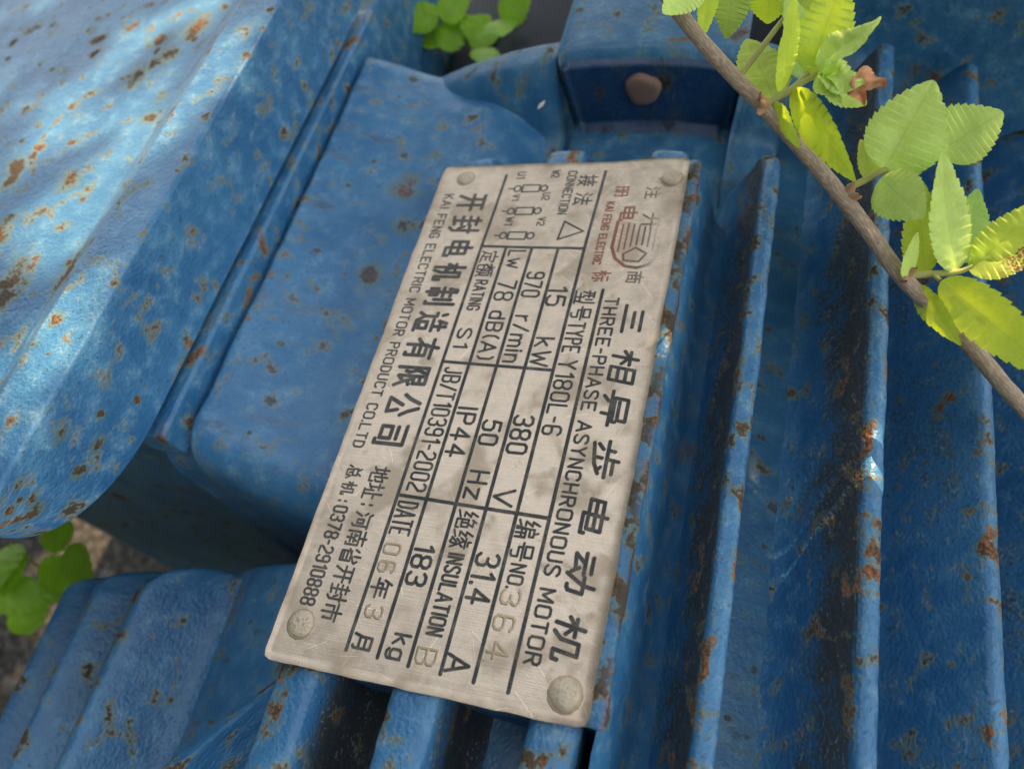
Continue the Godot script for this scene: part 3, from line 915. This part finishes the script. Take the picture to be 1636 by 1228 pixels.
func motor() -> void:
	var o := root_node("electric_motor")
	tag(o, "rusty blue cast iron electric motor with metal rating plate between its cooling fins", "electric motor")
	# ---- frame shell: right of the plate, left of it (starts at z = 39 behind a step), and the hollow in front of the box neck
	var pr := []
	var z := -150.0
	while z <= 150.0:
		pr.append(Vector2(z, R_FLOOR))
		z += 4.0
	put("frame_shell", ring_part(pr, -14.5, 86.0, 90, 100.0, 0.35), M.cast_shaded, o)
	var pl := [Vector2(30.0, 112), Vector2(37.0, 116)]
	pl.append_array(rounded([Vector2(38.0, 118), Vector2(39.6, 150.2), Vector2(56, 150.6)], 2.6, 5))
	z = 60.0
	while z <= 150.0:
		pl.append(Vector2(z, 150.4))
		z += 4.0
	put("frame_shell", ring_part(pl, -88.0, -12.0, 80, 100.0, 0.6), M.cast, o)
	var pt := []
	z = -126.0
	while z <= 42.0:
		pt.append(Vector2(z, 121))
		z += 6.0
	put("frame_hollow", ring_part(pt, -88.0, -8.0, 50, 90.0, 0.4), M.cast, o)
	# ---- fins, k counts fin pitches from the one under the plate centre
	var right := [[1, -84.0, 9.0, 174.5], [2, -93.0, 20.0, 175.0], [3, -141.0, 6.0, 175.0], [4, -148.0, 6.0, 176.0], [5, -141.0, 8.0, 175.0], [6, -141.0, 8.0, 175.0]]
	for a in right:
		var th: float = a[0] * PITCH - (0.5 if a[0] == 2 else 0.0)
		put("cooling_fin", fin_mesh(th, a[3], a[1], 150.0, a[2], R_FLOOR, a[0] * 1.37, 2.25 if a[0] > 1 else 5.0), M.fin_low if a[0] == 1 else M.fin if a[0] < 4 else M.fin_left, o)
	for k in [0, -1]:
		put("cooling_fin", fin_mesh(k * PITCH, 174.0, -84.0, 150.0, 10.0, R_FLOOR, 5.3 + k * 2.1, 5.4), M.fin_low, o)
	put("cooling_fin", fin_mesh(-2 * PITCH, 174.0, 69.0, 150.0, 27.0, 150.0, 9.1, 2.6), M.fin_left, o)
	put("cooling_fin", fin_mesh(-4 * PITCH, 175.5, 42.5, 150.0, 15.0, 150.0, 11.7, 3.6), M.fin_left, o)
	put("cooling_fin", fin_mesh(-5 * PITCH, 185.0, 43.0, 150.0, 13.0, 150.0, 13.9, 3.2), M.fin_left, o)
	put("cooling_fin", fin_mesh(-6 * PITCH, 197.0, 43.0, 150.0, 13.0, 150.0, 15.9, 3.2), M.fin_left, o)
	# ---- end flange: a cone up to the rim on the left, a pocketed lug in the middle, a tall wall behind the right-hand fins
	var cone := [Vector2(-80, 146.4), Vector2(-85, 147.2)]
	cone.append_array(rounded([Vector2(-88, 147.4), Vector2(-108, 151.5), Vector2(-114.0, 164.0), Vector2(-119.5, 170.8), Vector2(-129, 171.4), Vector2(-130.5, 100)], 3.0, 5))
	put("end_flange", ring_part(cone, -34.0, -4.6, 40, 100.0, 0.5), M.cast_shaded, o)
	put("end_flange", ring_part(cone, 14.9, 20.5, 12, 100.0, 0.5), M.cast_shaded, o)
	var lug := rounded([Vector2(-116.0, 140), Vector2(-118.4, 169), Vector2(-121.5, 172.2), Vector2(-180, 172.4), Vector2(-182, 100)], 1.8, 5)
	put("bolt_lug", ring_part(lug, -4.4, 14.7, 24, 100.0, 0.45), M.cast_shaded, o)
	var rim := rounded([Vector2(-144.0, 140), Vector2(-147, 151), Vector2(-152, 158), Vector2(-154, 232), Vector2(-159, 236), Vector2(-180, 236), Vector2(-182, 120)], 3.0, 5)
	put("end_flange", ring_part(rim, 20.8, 90.0, 60, 110.0, 0.8), M.cast_shaded, o)
	var drum := [Vector2(-127, 126), Vector2(-150, 126), Vector2(-250, 126), Vector2(-330, 122), Vector2(-342, 118), Vector2(-346, 60)]
	put("end_shield", ring_part(drum, -120.0, -4.0, 40, 60.0, 0.4), M.cast, o)
	put("added_gap_block", box_grid(Vector3(-300, -170, -620), Vector3(-40, -118, -128), 6.0, 0.8, 40), M.gap_shade, o)  # added dark block, fills the shadowed gap behind the flange
	put("fan_cowl", ring_part(rounded([Vector2(-136, 60), Vector2(-138, 146), Vector2(-260, 150), Vector2(-262, 60)], 6.0, 5), -150.0, 60.0, 80, 60.0, 0.5), M.gap_shade, o)
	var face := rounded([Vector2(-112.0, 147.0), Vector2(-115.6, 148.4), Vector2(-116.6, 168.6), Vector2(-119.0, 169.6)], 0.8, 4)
	tag(put("shaded_lug_face", ring_part(face, -3.8, 13.9, 20, 140.0, 0.3), M.navy, o), "lug face with a rusty bolt, its shade painted in as dark navy blue")
	# bolt in the lug's face
	var bg := Grid.new()
	var bc := Vector3(12.9, -15.0, -116.6)
	var ring_f := func(i: int, j: int) -> Array:
		var rr: float = [5.6, 5.5, 5.3, 4.9, 4.2, 2.8, 0.01][i]
		var zz: float = [0.0, 1.0, 1.6, 2.1, 2.4, 2.5, 2.5][i]
		var an := TAU * j / 36.0
		var hexr := 1.0
		hexr += 0.05 * sin(an * 3.0 + 1.0) + 0.03 * sin(an * 5.0)
		return [bc + Vector3(cos(an) * rr * hexr, sin(an) * rr * hexr, zz), Vector2(j / 36.0, i * 0.1)]
	bg.sheet(7, 37, ring_f)
	tag(put("bolt", bg.mesh(), M.bolt, o), "rusty brown bolt head in the blue lug")
	# ---- pad under the plate, with a rusty rim
	put("plate_pad", box_grid(Vector3(-36.2, -34, -71.2), Vector3(36.8, -1.2, 68.6), 1.6, 0.5, 40), M.cast, o)
	# fillet along the pad's right foot
	var ff := Grid.new()
	var fill := func(i: int, j: int) -> Array:
		var zz := -72.0 + 222.0 * i / 110.0
		var p: Vector2 = [Vector2(36.2, -3.0), Vector2(37.4, -7.0), Vector2(37.9, -13.0), Vector2(38.4, -18.0), Vector2(38.8, -22.0), Vector2(39.4, -25.5), Vector2(40.4, -28.0), Vector2(42.0, -30.0), Vector2(45.0, -36.0)][j]
		var n := wob.get_noise_2d(zz * 1.3, j * 9.0) * 0.5
		return [Vector3(p.x + n, p.y + n, zz), Vector2(zz * 0.01, j * 0.1)]
	ff.sheet(111, 9, fill)
	put("plate_pad_fillet", ff.mesh(), M.cast, o)
	put("plate_pad_rim", box_grid(Vector3(-36.0, -3.4, -70.9), Vector3(37.7, -0.75, 69.4), 0.9, 0.45, 60), M.rust, o)
	# ---- rating plate
	var pg := Grid.new()
	var warp := func(s: float, t: float) -> float:
		var c := Vector2(s - 2.0, t - 1.0).length()
		return 0.15 + wob.get_noise_2d(s * 0.25, t * 0.25) * 0.28 + 1.1 * exp(-c * c / 160.0) * 0.6
	var N := 71
	var outline := func(i: int, j: int, shrink: float) -> Vector2:
		var s := 140.0 * i / (N - 1)
		var t := 70.0 * j / 36.0
		var rr := 1.6
		var q := Vector2(clampf(s, rr, 140.0 - rr), clampf(t, rr, 70.0 - rr))
		var d := Vector2(s, t) - q
		if d.length() > rr: q += d.normalized() * rr
		else: q = Vector2(s, t)
		var e := 1.0 if i == 0 or i == N - 1 or j == 0 or j == 36 else 0.0
		q += Vector2(wob.get_noise_2d(q.x * 1.5, q.y * 1.5 + 60.0), wob.get_noise_2d(q.x * 1.5 + 80.0, q.y * 1.5)) * 0.28 * e
		return (q - Vector2(70, 35)) * shrink + Vector2(70, 35)
	var top := func(i: int, j: int) -> Array:
		var q: Vector2 = outline.call(i, j, 1.0)
		var y: float = warp.call(q.x, q.y)
		var e := 0.14 if i == 0 or i == N - 1 or j == 0 or j == 36 else 0.0
		return [Vector3(35.0 - q.y, y - e, -70.0 + q.x), Vector2(q.x / 140.0, q.y / 70.0)]
	pg.sheet(N, 37, top)
	var loop := []
	for j in 37: loop.append(Vector2i(0, j))
	for i in range(1, N): loop.append(Vector2i(i, 36))
	for j in range(35, -1, -1): loop.append(Vector2i(N - 1, j))
	for i in range(N - 2, -1, -1): loop.append(Vector2i(i, 0))
	var skirt := func(i: int, j: int) -> Array:
		var c: Vector2i = loop[j]
		var q: Vector2 = outline.call(c.x, c.y, 1.0)
		var y: float = warp.call(q.x, q.y)
		return [Vector3(35.0 - q.y, y - (0.14 if i == 0 else 0.95), -70.0 + q.x), Vector2(q.x / 140.0, q.y / 70.0)]
	pg.sheet(2, loop.size(), skirt)
	var plate := put("rating_plate", pg.mesh(), M.plate, o)
	tag(plate, "tan grey metal rating plate with black Chinese and English lettering")
	var rv := [[7.2, 3.8, 2.6, "rivet at the plate's top right corner in the photo"], [4.9, 62.0, 2.4, "flat rivet at the plate's top left corner in the photo"], [131.8, 63.6, 2.9, "scuffed rivet beside the telephone number"], [134.8, 4.8, 3.1, "domed rivet below the word MOTOR"]]
	for k in 4:
		var a = rv[k]
		var rg := Grid.new()
		var cen := Vector3(35.0 - a[1], warp.call(a[0], a[1]) - 0.1, -70.0 + a[0])
		var tall: float = [1.3, 0.7, 1.0, 2.3][k]
		var dome := func(i: int, j: int) -> Array:
			var an := TAU * j / 24.0
			var t := float(i) / 8.0
			var rr: float = a[2] * sin(t * PI / 2)
			var hh := tall * (pow(cos(t * PI / 2), 0.55))
			var p := cen + Vector3(cos(an) * rr, hh, sin(an) * rr)
			p += Vector3(1, 1.0, 1) * wob.get_noise_3d(p.x * 5.0, p.z * 5.0, k * 40.0) * 0.16
			return [p, Vector2(t, an)]
		rg.sheet(9, 25, dome, true)
		tag(put("rivet", rg.mesh(), M.rivet, plate), a[3])
	# ---- terminal box: neck rising to the left of the plate, gasket strip, cover
	var ng := Grid.new()
	var NX := 90
	var neck := func(i: int, j: int) -> Array:
		var u := float(i) / (NX - 1)
		var x := lerpf(-97.0, -18.0, u)
		var y := lerpf(-1.6, -13.0, ss(-90.0, -44.0, x) * 0.75 + 0.25 * clampf((x + 92.0) / 50.0, 0.0, 1.0))
		if x < -82.6: y -= 6.5 * ss(-82.6, -84.4, x)
		if x > -40.0: y -= pow((x + 40.0) / 22.0, 1.6) * 12.0
		var zf := 23.5 + 10.0 * clampf((x + 92.0) / 47.0, 0.0, 1.6)
		var p := Vector2.ZERO
		if j < 10:
			p = Vector2(zf + 2.2 - j * 0.12, lerpf(-150.0, y - 12.0, j / 9.0))
		elif j < 18:
			var a := (j - 9) / 8.0 * PI / 2
			p = Vector2(zf - 9.6 + cos(a) * 10.6, y - 12.0 + sin(a) * 12.0)
		else:
			var t := (j - 17) / 40.0
			p = Vector2(lerpf(zf - 9.6, -126.0, t), y)
			p.y -= 2.4 * sin(t * PI) * ss(-92.0, -70.0, x)
			p.y -= 3.0 * ss(0.86, 1.0, t) * ss(-88.0, -60.0, x)
		if j >= 58: p = Vector2(-126.8, y - 4.0 - (j - 58) * 22.0)
		var q := Vector3(x, p.y, p.x)
		q.y += wob.get_noise_3d(x * 0.8, p.y * 0.8, p.x * 0.8) * 0.9
		return [q, Vector2(x, p.x) * 0.01]
	ng.sheet(NX, 62, neck, true)
	var tb := put("terminal_box", ng.mesh(), M.cast, o)
	put("box_base", box_grid(Vector3(-250, -290, -215), Vector3(-94, -0.5, 14.0), 5.0, 0.6, 40), M.cast, tb)
	put("gasket_strip", box_grid(Vector3(-97, -9.0, -146), Vector3(-85.4, 2.2, 24.0), 1.2, 0.25, 50), M.cast, tb)
	var cg := Grid.new()
	# section of the cover from its lip (right) over the edge to the raised panel (left): (x, y) with y measured down from the top
	var sec := rounded([Vector2(-88.0, 0.0), Vector2(-90.0, 32.0), Vector2(-104.5, 32.8), Vector2(-106.0, 31.6), Vector2(-121.0, 23.6), Vector2(-240.0, 25.5)], 1.1, 5)
	var dense := [sec[0]]
	for k in range(1, sec.size()):
		var a: Vector2 = sec[k - 1]
		var b: Vector2 = sec[k]
		var n := maxi(1, int(a.distance_to(b) / 3.0))
		for q in n: dense.append(a.lerp(b, (q + 1.0) / n))
	var cl := arc_lengths(dense)
	var lip := func(zz: float) -> float:
		var t := 0.0
		if zz > 22.0: t = clampf((zz - 22.0) / 40.0, 0.0, 1.0)
		if zz < -132.0: t = clampf((-132.0 - zz) / 40.0, 0.0, 1.0)
		return 4.4 + 27.2 * (1.0 - sqrt(1.0 - t * t * 0.998))
	var NZ := 118
	var zof := func(i: int) -> float: return -172.0 + 234.0 * (0.5 - 0.5 * cos(PI * i / (NZ - 1.0)))
	var cover := func(i: int, j: int) -> Array:
		var zz: float = zof.call(i)
		var p: Vector2 = dense[j]
		var y := p.y
		if p.x > -89.9 and p.y < 30.0:
			var lo: float = lip.call(zz)
			y = lo + (p.y / 30.0) * (30.0 - lo) if p.y < 30.0 else p.y
		var n := wob.get_noise_3d(p.x * 0.5, y * 0.5, zz * 0.5) * 0.55
		return [Vector3(p.x + n * 0.5, y + n, zz), Vector2((zz + 174.0) / 240.0, cl[j] / 120.0)]
	cg.sheet(NZ, dense.size(), cover, true)
	var under := func(i: int, j: int) -> Array:
		var zz: float = zof.call(i)
		return [Vector3(lerpf(-88.0, -240.0, j / 6.0), lip.call(zz), zz), Vector2((zz + 174.0) / 240.0, 0.02 * j)]
	cg.sheet(NZ, 7, under)
	var cov := put("box_cover", cg.mesh(), M.cover, tb)
	tag(cov, "sunlit rust spotted cover of the terminal box")

func litter() -> void:
	var g := Grid.new()
	var c := SEED_SPOT
	var f := func(i: int, j: int) -> Array:
		var t := float(i) / 10.0
		var an := TAU * j / 10.0
		var r := sin(PI * t) * 0.75
		return [c + Vector3(0.42, 0.1, -0.9).normalized() * (t - 0.5) * 4.2 + Vector3(cos(an) * r, sin(an) * r * 0.8, sin(an) * r * 0.3), Vector2(t, j * 0.1)]
	g.sheet(11, 11, f)
	tag(put("seed_husk", g.mesh(), flat_mat(Color(0.80, 0.80, 0.78), 0.6), self), "tiny pale seed husk lying on the blue frame above the plate", "seed")

func elm_twig() -> void:
	var o := root_node("elm_twig")
	tag(o, "thin brown twig with bright green serrated leaves hanging across the motor's right-hand fins", "twig")
	var st := [Vector3(29.3, 51.5, -74.9), Vector3(38.9, 42.2, -65.8), Vector3(46.9, 35.8, -59.5), Vector3(54.9, 29.8, -54.0), Vector3(64.2, 22.0, -47.4), Vector3(72.2, 15.9, -40.4), Vector3(78.1, 11.2, -34.6), Vector3(84.0, 6.3, -28.4), Vector3(90.5, 1.3, -24.4), Vector3(97.0, -3.8, -20.4), Vector3(103.6, -9.9, -15.8), Vector3(109.7, -15.5, -11.7), Vector3(128, -31.0, 0.0), Vector3(160, -60.0, 25.0)]
	put("stem", tube_mesh(st, [1.6, 1.62, 1.66, 1.7, 1.75, 1.8, 1.9, 2.0], 14, 0.1), M.bark, o)
	for p in [Vector3(55.0, 30.2, -53.8), Vector3(72.4, 16.4, -41.4), Vector3(84.2, 6.6, -28.6)]:
		for q in 3:
			var d := Vector3(rng.randf_range(-0.6, 1.0), rng.randf_range(0.0, 1.0), rng.randf_range(-0.8, 0.8)).normalized()
			put("bud", tube_mesh([p, p + d * 1.9, p + d * 3.4 + Vector3(0, 0.5, 0)], [1.5, 0.9, 0.2], 9, 0.2), M.bud, o)
	put("shoot", tube_mesh([Vector3(54.7, 30.1, -53.3), Vector3(58.6, 31.5, -55.5), Vector3(64.4, 33.1, -58.4), Vector3(68.6, 34.3, -59.6)], [0.85, 0.7, 0.5], 8), M.shoot, o)
	put("shoot", tube_mesh([Vector3(72.6, 17.4, -42.4), Vector3(76.1, 18.5, -43.7), Vector3(79.1, 20.1, -44.5), Vector3(85, 17.5, -50), Vector3(89.7, 14.1, -55.1)], [0.8, 0.6, 0.45], 8), M.shoot, o)
	put("shoot", tube_mesh([Vector3(84.1, 6.3, -28.2), Vector3(88.7, 6.0, -29.1), Vector3(94.5, 5.8, -30.0), Vector3(97.2, 6.9, -30.8)], [0.85, 0.7, 0.5], 8), M.shoot, o)
	put("shoot", tube_mesh([Vector3(49, 33.5, -58), Vector3(53, 35.5, -64), Vector3(58, 38.5, -71), Vector3(63, 41, -77)], [0.7, 0.6, 0.4], 8), M.shoot, o)
	put("stalk", tube_mesh([Vector3(90.0, 6.0, -29.0), Vector3(91.3, 7.1, -26.6)], [0.5, 0.5], 6), M.shoot, o)
	put("stalk", tube_mesh([Vector3(58.4, 31.3, -55.3), Vector3(61, 32.4, -57), Vector3(63.4, 33.1, -59.6)], [0.5, 0.5], 6), M.shoot, o)
	put("stalk", tube_mesh([Vector3(57.5, 31.0, -54.8), Vector3(60.3, 32.0, -55.4)], [0.5, 0.5], 6), M.shoot, o)
	var L := [
		["pale", Vector3(79.1, 20.1, -44.5), Vector3(86.6, 32.9, -55.4), 15.4, Vector3(0.2, 0.78, 0.6), "broad pale green leaf facing the camera"],
		["pale", Vector3(89.7, 14.1, -55.1), Vector3(101.1, 19.7, -60.5), 13.5, Vector3(-0.17, 0.85, 0.50), "glossy leaf with a bright glint near its tip"],
		["pale", Vector3(78.7, 20.3, -42.3), Vector3(86.5, 19.7, -32.2), 10.4, Vector3(-0.51, 0.74, 0.44), ""],
		["lit", Vector3(60.3, 32.0, -55.4), Vector3(73.7, 25.3, -36.5), 10.2, Vector3(-0.74, 0.26, 0.62), "long yellow green leaf lying along the stem"],
		["lit", Vector3(77.4, 17.4, -45.0), Vector3(74.5, 15.4, -58.6), 4.8, Vector3(-0.62, 0.79, 0.02), ""],
		["lit", Vector3(56.9, 30.2, -54.1), Vector3(63.0, 28.6, -42.8), 4.8, Vector3(-0.82, 0.31, 0.49), ""],
		["lit", Vector3(63.4, 33.1, -59.6), Vector3(69.3, 48.3, -69.3), 10.9, Vector3(0.16, 0.48, 0.86), ""],
		["lit", Vector3(58.4, 34.1, -53.3), Vector3(60.2, 52.2, -60.7), 7.9, Vector3(0.89, 0.09, 0.44), ""],
		["lit", Vector3(56.4, 26.5, -60.0), Vector3(48.4, 25.3, -82.2), 11.0, Vector3(-0.05, 1.00, -0.03), ""],
		["back", Vector3(62.5, 26.6, -64.8), Vector3(60.7, 26.0, -84.1), 10.5, Vector3(0.29, 0.96, -0.05), ""],
		["pale", Vector3(41.3, 47.3, -72.3), Vector3(35.2, 50.0, -59.3), 7.6, Vector3(0.64, 0.76, 0.14), ""],
		["pale", Vector3(47.1, 41.7, -79.9), Vector3(44.8, 30.6, -75.8), 8.0, Vector3(-0.27, 0.38, 0.88), ""],
		["lit", Vector3(54.4, 41.0, -79.7), Vector3(53.7, 32.5, -77.2), 9.2, Vector3(-0.12, 0.29, 0.95), ""],
		["pale", Vector3(94.5, 5.5, -30.6), Vector3(88.8, 26.8, -42.1), 9.7, Vector3(0.59, 0.50, 0.63), "folded upright leaf with close parallel veins"],
		["back", Vector3(97.2, -4.6, -40.8), Vector3(101.2, -7.2, -65.2), 8.5, Vector3(0.06, 0.99, -0.10), ""],
		["lit", Vector3(88.8, 3.4, -31.1), Vector3(86.5, 12.5, -49.6), 8.8, Vector3(-0.60, 0.68, 0.41), ""],
		["blush", Vector3(96.3, 6.8, -29.9), Vector3(111.0, 10.9, -35.3), 8.7, Vector3(-0.19, 0.96, 0.21), "leaf with a reddish purple blotch"],
		["lit", Vector3(91.3, 7.1, -26.6), Vector3(113.5, 0.6, -7.7), 10.4, Vector3(-0.45, 0.62, 0.64), "large bright yellow green leaf at the right edge"],
		["lit", Vector3(87.1, 4.5, -27.4), Vector3(95.6, 1.2, -15.1), 6.3, Vector3(-0.70, 0.40, 0.59), ""],
		["pale", Vector3(85.2, 6.5, -27.3), Vector3(85.8, 16.9, -31.0), 4.3, Vector3(0.67, 0.21, 0.71), ""],
		["pale", Vector3(66.5, 30.0, -62.0), Vector3(75.4, 17.3, -67.0), 6.5, Vector3(0.51, 0.31, 0.80), ""],
		["lit", Vector3(58.5, 38.0, -70.0), Vector3(66.0, 42.0, -84.0), 8.5, Vector3(0.1, 0.9, 0.3), ""],
		["pale", Vector3(64.0, 34.0, -60.0), Vector3(58.0, 42.0, -74.0), 7.0, Vector3(0.3, 0.7, 0.5), ""],
		["lit", Vector3(97.5, 7.0, -30.6), Vector3(108.0, 16.0, -40.0), 7.5, Vector3(-0.1, 0.8, 0.55), ""],
		["pale", Vector3(78.5, 19.0, -45.5), Vector3(91.0, 20.5, -50.5), 7.5, Vector3(-0.3, 0.8, 0.4), ""],
		["lit", Vector3(43.3, 49.0, -74.3), Vector3(41.2, 38.0, -66.3), 4.6, Vector3(0.3, 0.5, 0.8), ""],
	]
	var k := 0
	for a in L:
		var teeth := 12 if a[3] > 7.0 else 9
		var bend := rng.randf_range(-0.10, 0.14)
		var mi := put("leaf", leaf_mesh(a[1], a[2], a[3], a[4], bend, rng.randf_range(0.10, 0.3), teeth, k, 0.0), M["leaf_" + str(a[0])], o)
		if a[5] != "": tag(mi, a[5])
		k += 1
	# the curled young tip
	var c := [
		["pale", Vector3(65.7, 35.4, -56.8), Vector3(76.1, 44.2, -60.5), 6.8, Vector3(-0.4, 0.9, 0.2), ""],
		["pale", Vector3(66.0, 35.0, -56.0), Vector3(74.0, 36.0, -51.0), 6.5, Vector3(0.2, 0.9, 0.4), "curled young leaf"],
		["bud", Vector3(72.8, 37.5, -54.0), Vector3(77.6, 35.8, -50.0), 4.2, Vector3(0.3, 0.7, 0.6), "reddish unopened leaf tip"],
		["bud", Vector3(71.5, 37.0, -53.0), Vector3(74.4, 33.3, -48.6), 3.0, Vector3(-0.2, 0.7, 0.6), ""],
		["pale", Vector3(64.8, 35.0, -57.5), Vector3(70.5, 33.5, -50.0), 4.0, Vector3(-0.5, 0.5, 0.6), ""],
	]
	for a in c:
		var mi := put("young_leaf", leaf_mesh(a[1], a[2], a[3], a[4], 0.3, 0.35, 8, k, 0.35), M["leaf_" + str(a[0])], o)
		if a[5] != "": tag(mi, a[5])
		k += 1

func weed(label: String, root: Vector3, ends: Array, size: float) -> void:
	var o := root_node("weed_plant")
	tag(o, label, "weed")
	for e: Vector3 in ends:
		var mid := root.lerp(e, 0.5) + Vector3(0, 25, 0)
		put("stem", tube_mesh([root, mid, e], [0.9, 0.7, 0.5], 6), M.shoot, o)
		for s in 2:
			var an := rng.randf() * TAU
			var d := Vector3(cos(an), rng.randf_range(-0.2, 0.3), sin(an)) * size * rng.randf_range(0.8, 1.15)
			put("leaf", leaf_mesh(e, e + d, size * 0.8, Vector3(0.3, 0.8, 0.5), 0.1, 0.1, 6, int(rng.randi() % 50), 0.0), M.leaf_weed, o)

func weeds() -> void:
	rng.seed = 4
	weed("blurred round leaved weed in the dark gap behind the motor's end flange", Vector3(-150, -330, -300), [Vector3(-98.6, -31.6, -183.6), Vector3(-84.5, -30.3, -185.8), Vector3(-56.0, -30.9, -180.6), Vector3(-73.3, -38.0, -180.9), Vector3(-112.0, -28.2, -201.2), Vector3(-86.0, -39.7, -178.9), Vector3(-62.7, -39.4, -175.7)], 16.0)
	weed("blurred round leaved weed below the terminal box at the left edge", Vector3(-260, -330, 60), [Vector3(-232.5, -93.6, 38.6), Vector3(-225.2, -108.5, 48.3), Vector3(-206.1, -95.6, 36.3), Vector3(-240.5, -126.4, 67.7), Vector3(-222.4, -119.8, 52.6)], 20.0)

func added_leaf_cover() -> void:
	# unseen leaf cover, added to shape the light on the motor. Its near leaves, up towards the sun, leave the plate in shade, dapple the box cover and let single beams
	# down on the twig; an added shell of leaves closes the sky in front and to the left, so that the daylight comes in from above and behind, at the right.
	var lm := leaf_mesh(Vector3(0, 0, -9), Vector3(0, 0, 9), 12, Vector3.UP, 0.1, 0.15, 5, 3)
	var xf := []
	rng.seed = 90
	var hole := FastNoiseLite.new()
	hole.seed = HOLE_SEED
	hole.frequency = 0.019
	hole.fractal_octaves = 2
	var S := SUN.normalized()
	var beams := [[Vector3(61, 31.5, -53), Vector3(72.5, 26.0, -38.5)], [Vector3(64.4, 36.1, -61.6), Vector3(68.3, 45.3, -67.3)], [Vector3(94, 6.4, -24), Vector3(109, 2.0, -11.5)], [Vector3(89, 4, -24.4), Vector3(94, 2, -17)], [Vector3(95, 17, -57.5), Vector3(99, 18.8, -59.5)], [Vector3(59.1, 40, -55.5), Vector3(59.8, 48, -58.5)], [Vector3(100, 8, -31.5), Vector3(108.0, 10, -34.3)], [Vector3(82, 25, -49), Vector3(85, 30, -53)]]
	var flatb := []
	for b in beams:
		# where each beam meets the plane y = 0 along the sun's direction
		var p: Vector3 = b[0] - S * (b[0].y / S.y)
		var q: Vector3 = b[1] - S * (b[1].y / S.y)
		flatb.append([Vector2(p.x, p.z), Vector2(q.x, q.z)])
	for k in 26000:
		var q := Vector3(rng.randf_range(-330, 300), 0.0, rng.randf_range(-300, 300))
		var p2 := Vector2(q.x, q.z)
		var open := false
		if q.x > 0.0:
			for b in flatb:
				if p2.distance_to(Geometry2D.get_closest_point_to_segment(p2, b[0], b[1])) < 7.0: open = true
		if q.x < -108.0 and q.x > -260.0 and hole.get_noise_2d(q.x + q.z * 0.5, q.z * 0.8 - q.x * 0.4) > 0.02: open = true
		if Vector2((q.x + 152.0) / 30.0, (q.z + 46.0) / 44.0).length() < 1.0 + 1.2 * hole.get_noise_2d(q.x * 3.0, q.z * 3.0): open = true
		if open: continue
		xf.append(Transform3D(Basis.from_euler(Vector3(rng.randf_range(-0.9, 0.9), rng.randf() * TAU, rng.randf_range(-0.9, 0.9))), (q + S * (rng.randf_range(420.0, 900.0) if q.x > -80.0 else rng.randf_range(900.0, 1700.0))) * MM))
	for k in 5200:
		var q := Vector3(rng.randf_range(-900, -280), 0.0, rng.randf_range(-500, 240))
		xf.append(Transform3D(Basis.from_euler(Vector3(rng.randf_range(-0.9, 0.9), rng.randf() * TAU, rng.randf_range(-0.9, 0.9))).scaled(Vector3.ONE * 2.2), (q + S * rng.randf_range(900.0, 1700.0)) * MM))
	for k in 9500:
		var d := Vector3(rng.randf_range(-1, 1), rng.randf_range(-0.05, 1), rng.randf_range(-1, 1))
		if d.length() > 1.0 or d.length() < 0.1: continue
		d = d.normalized()
		if d.dot(SKY_BLOCK) < SKY_BLOCK_EDGE + 0.12 * wob.get_noise_3d(d.x * 30.0, d.y * 30.0, d.z * 30.0): continue
		var sc := rng.randf_range(13.0, 19.0)
		xf.append(Transform3D(Basis.from_euler(Vector3(rng.randf() * TAU, rng.randf() * TAU, rng.randf() * TAU)).scaled(Vector3.ONE * sc), d * rng.randf_range(1.8, 2.8)))
	var mm := MultiMesh.new()
	mm.transform_format = MultiMesh.TRANSFORM_3D
	mm.mesh = lm
	mm.instance_count = xf.size()
	for k in xf.size(): mm.set_instance_transform(k, xf[k])
	var mi := MultiMeshInstance3D.new()
	mi.name = "added_foliage"
	mi.multimesh = mm
	mi.material_override = M.leaf_cover
	tag(mi, "unseen leaf cover added above and in front of the motor to shape its shade", "tree", "", "stuff")
	add_child(mi, true)
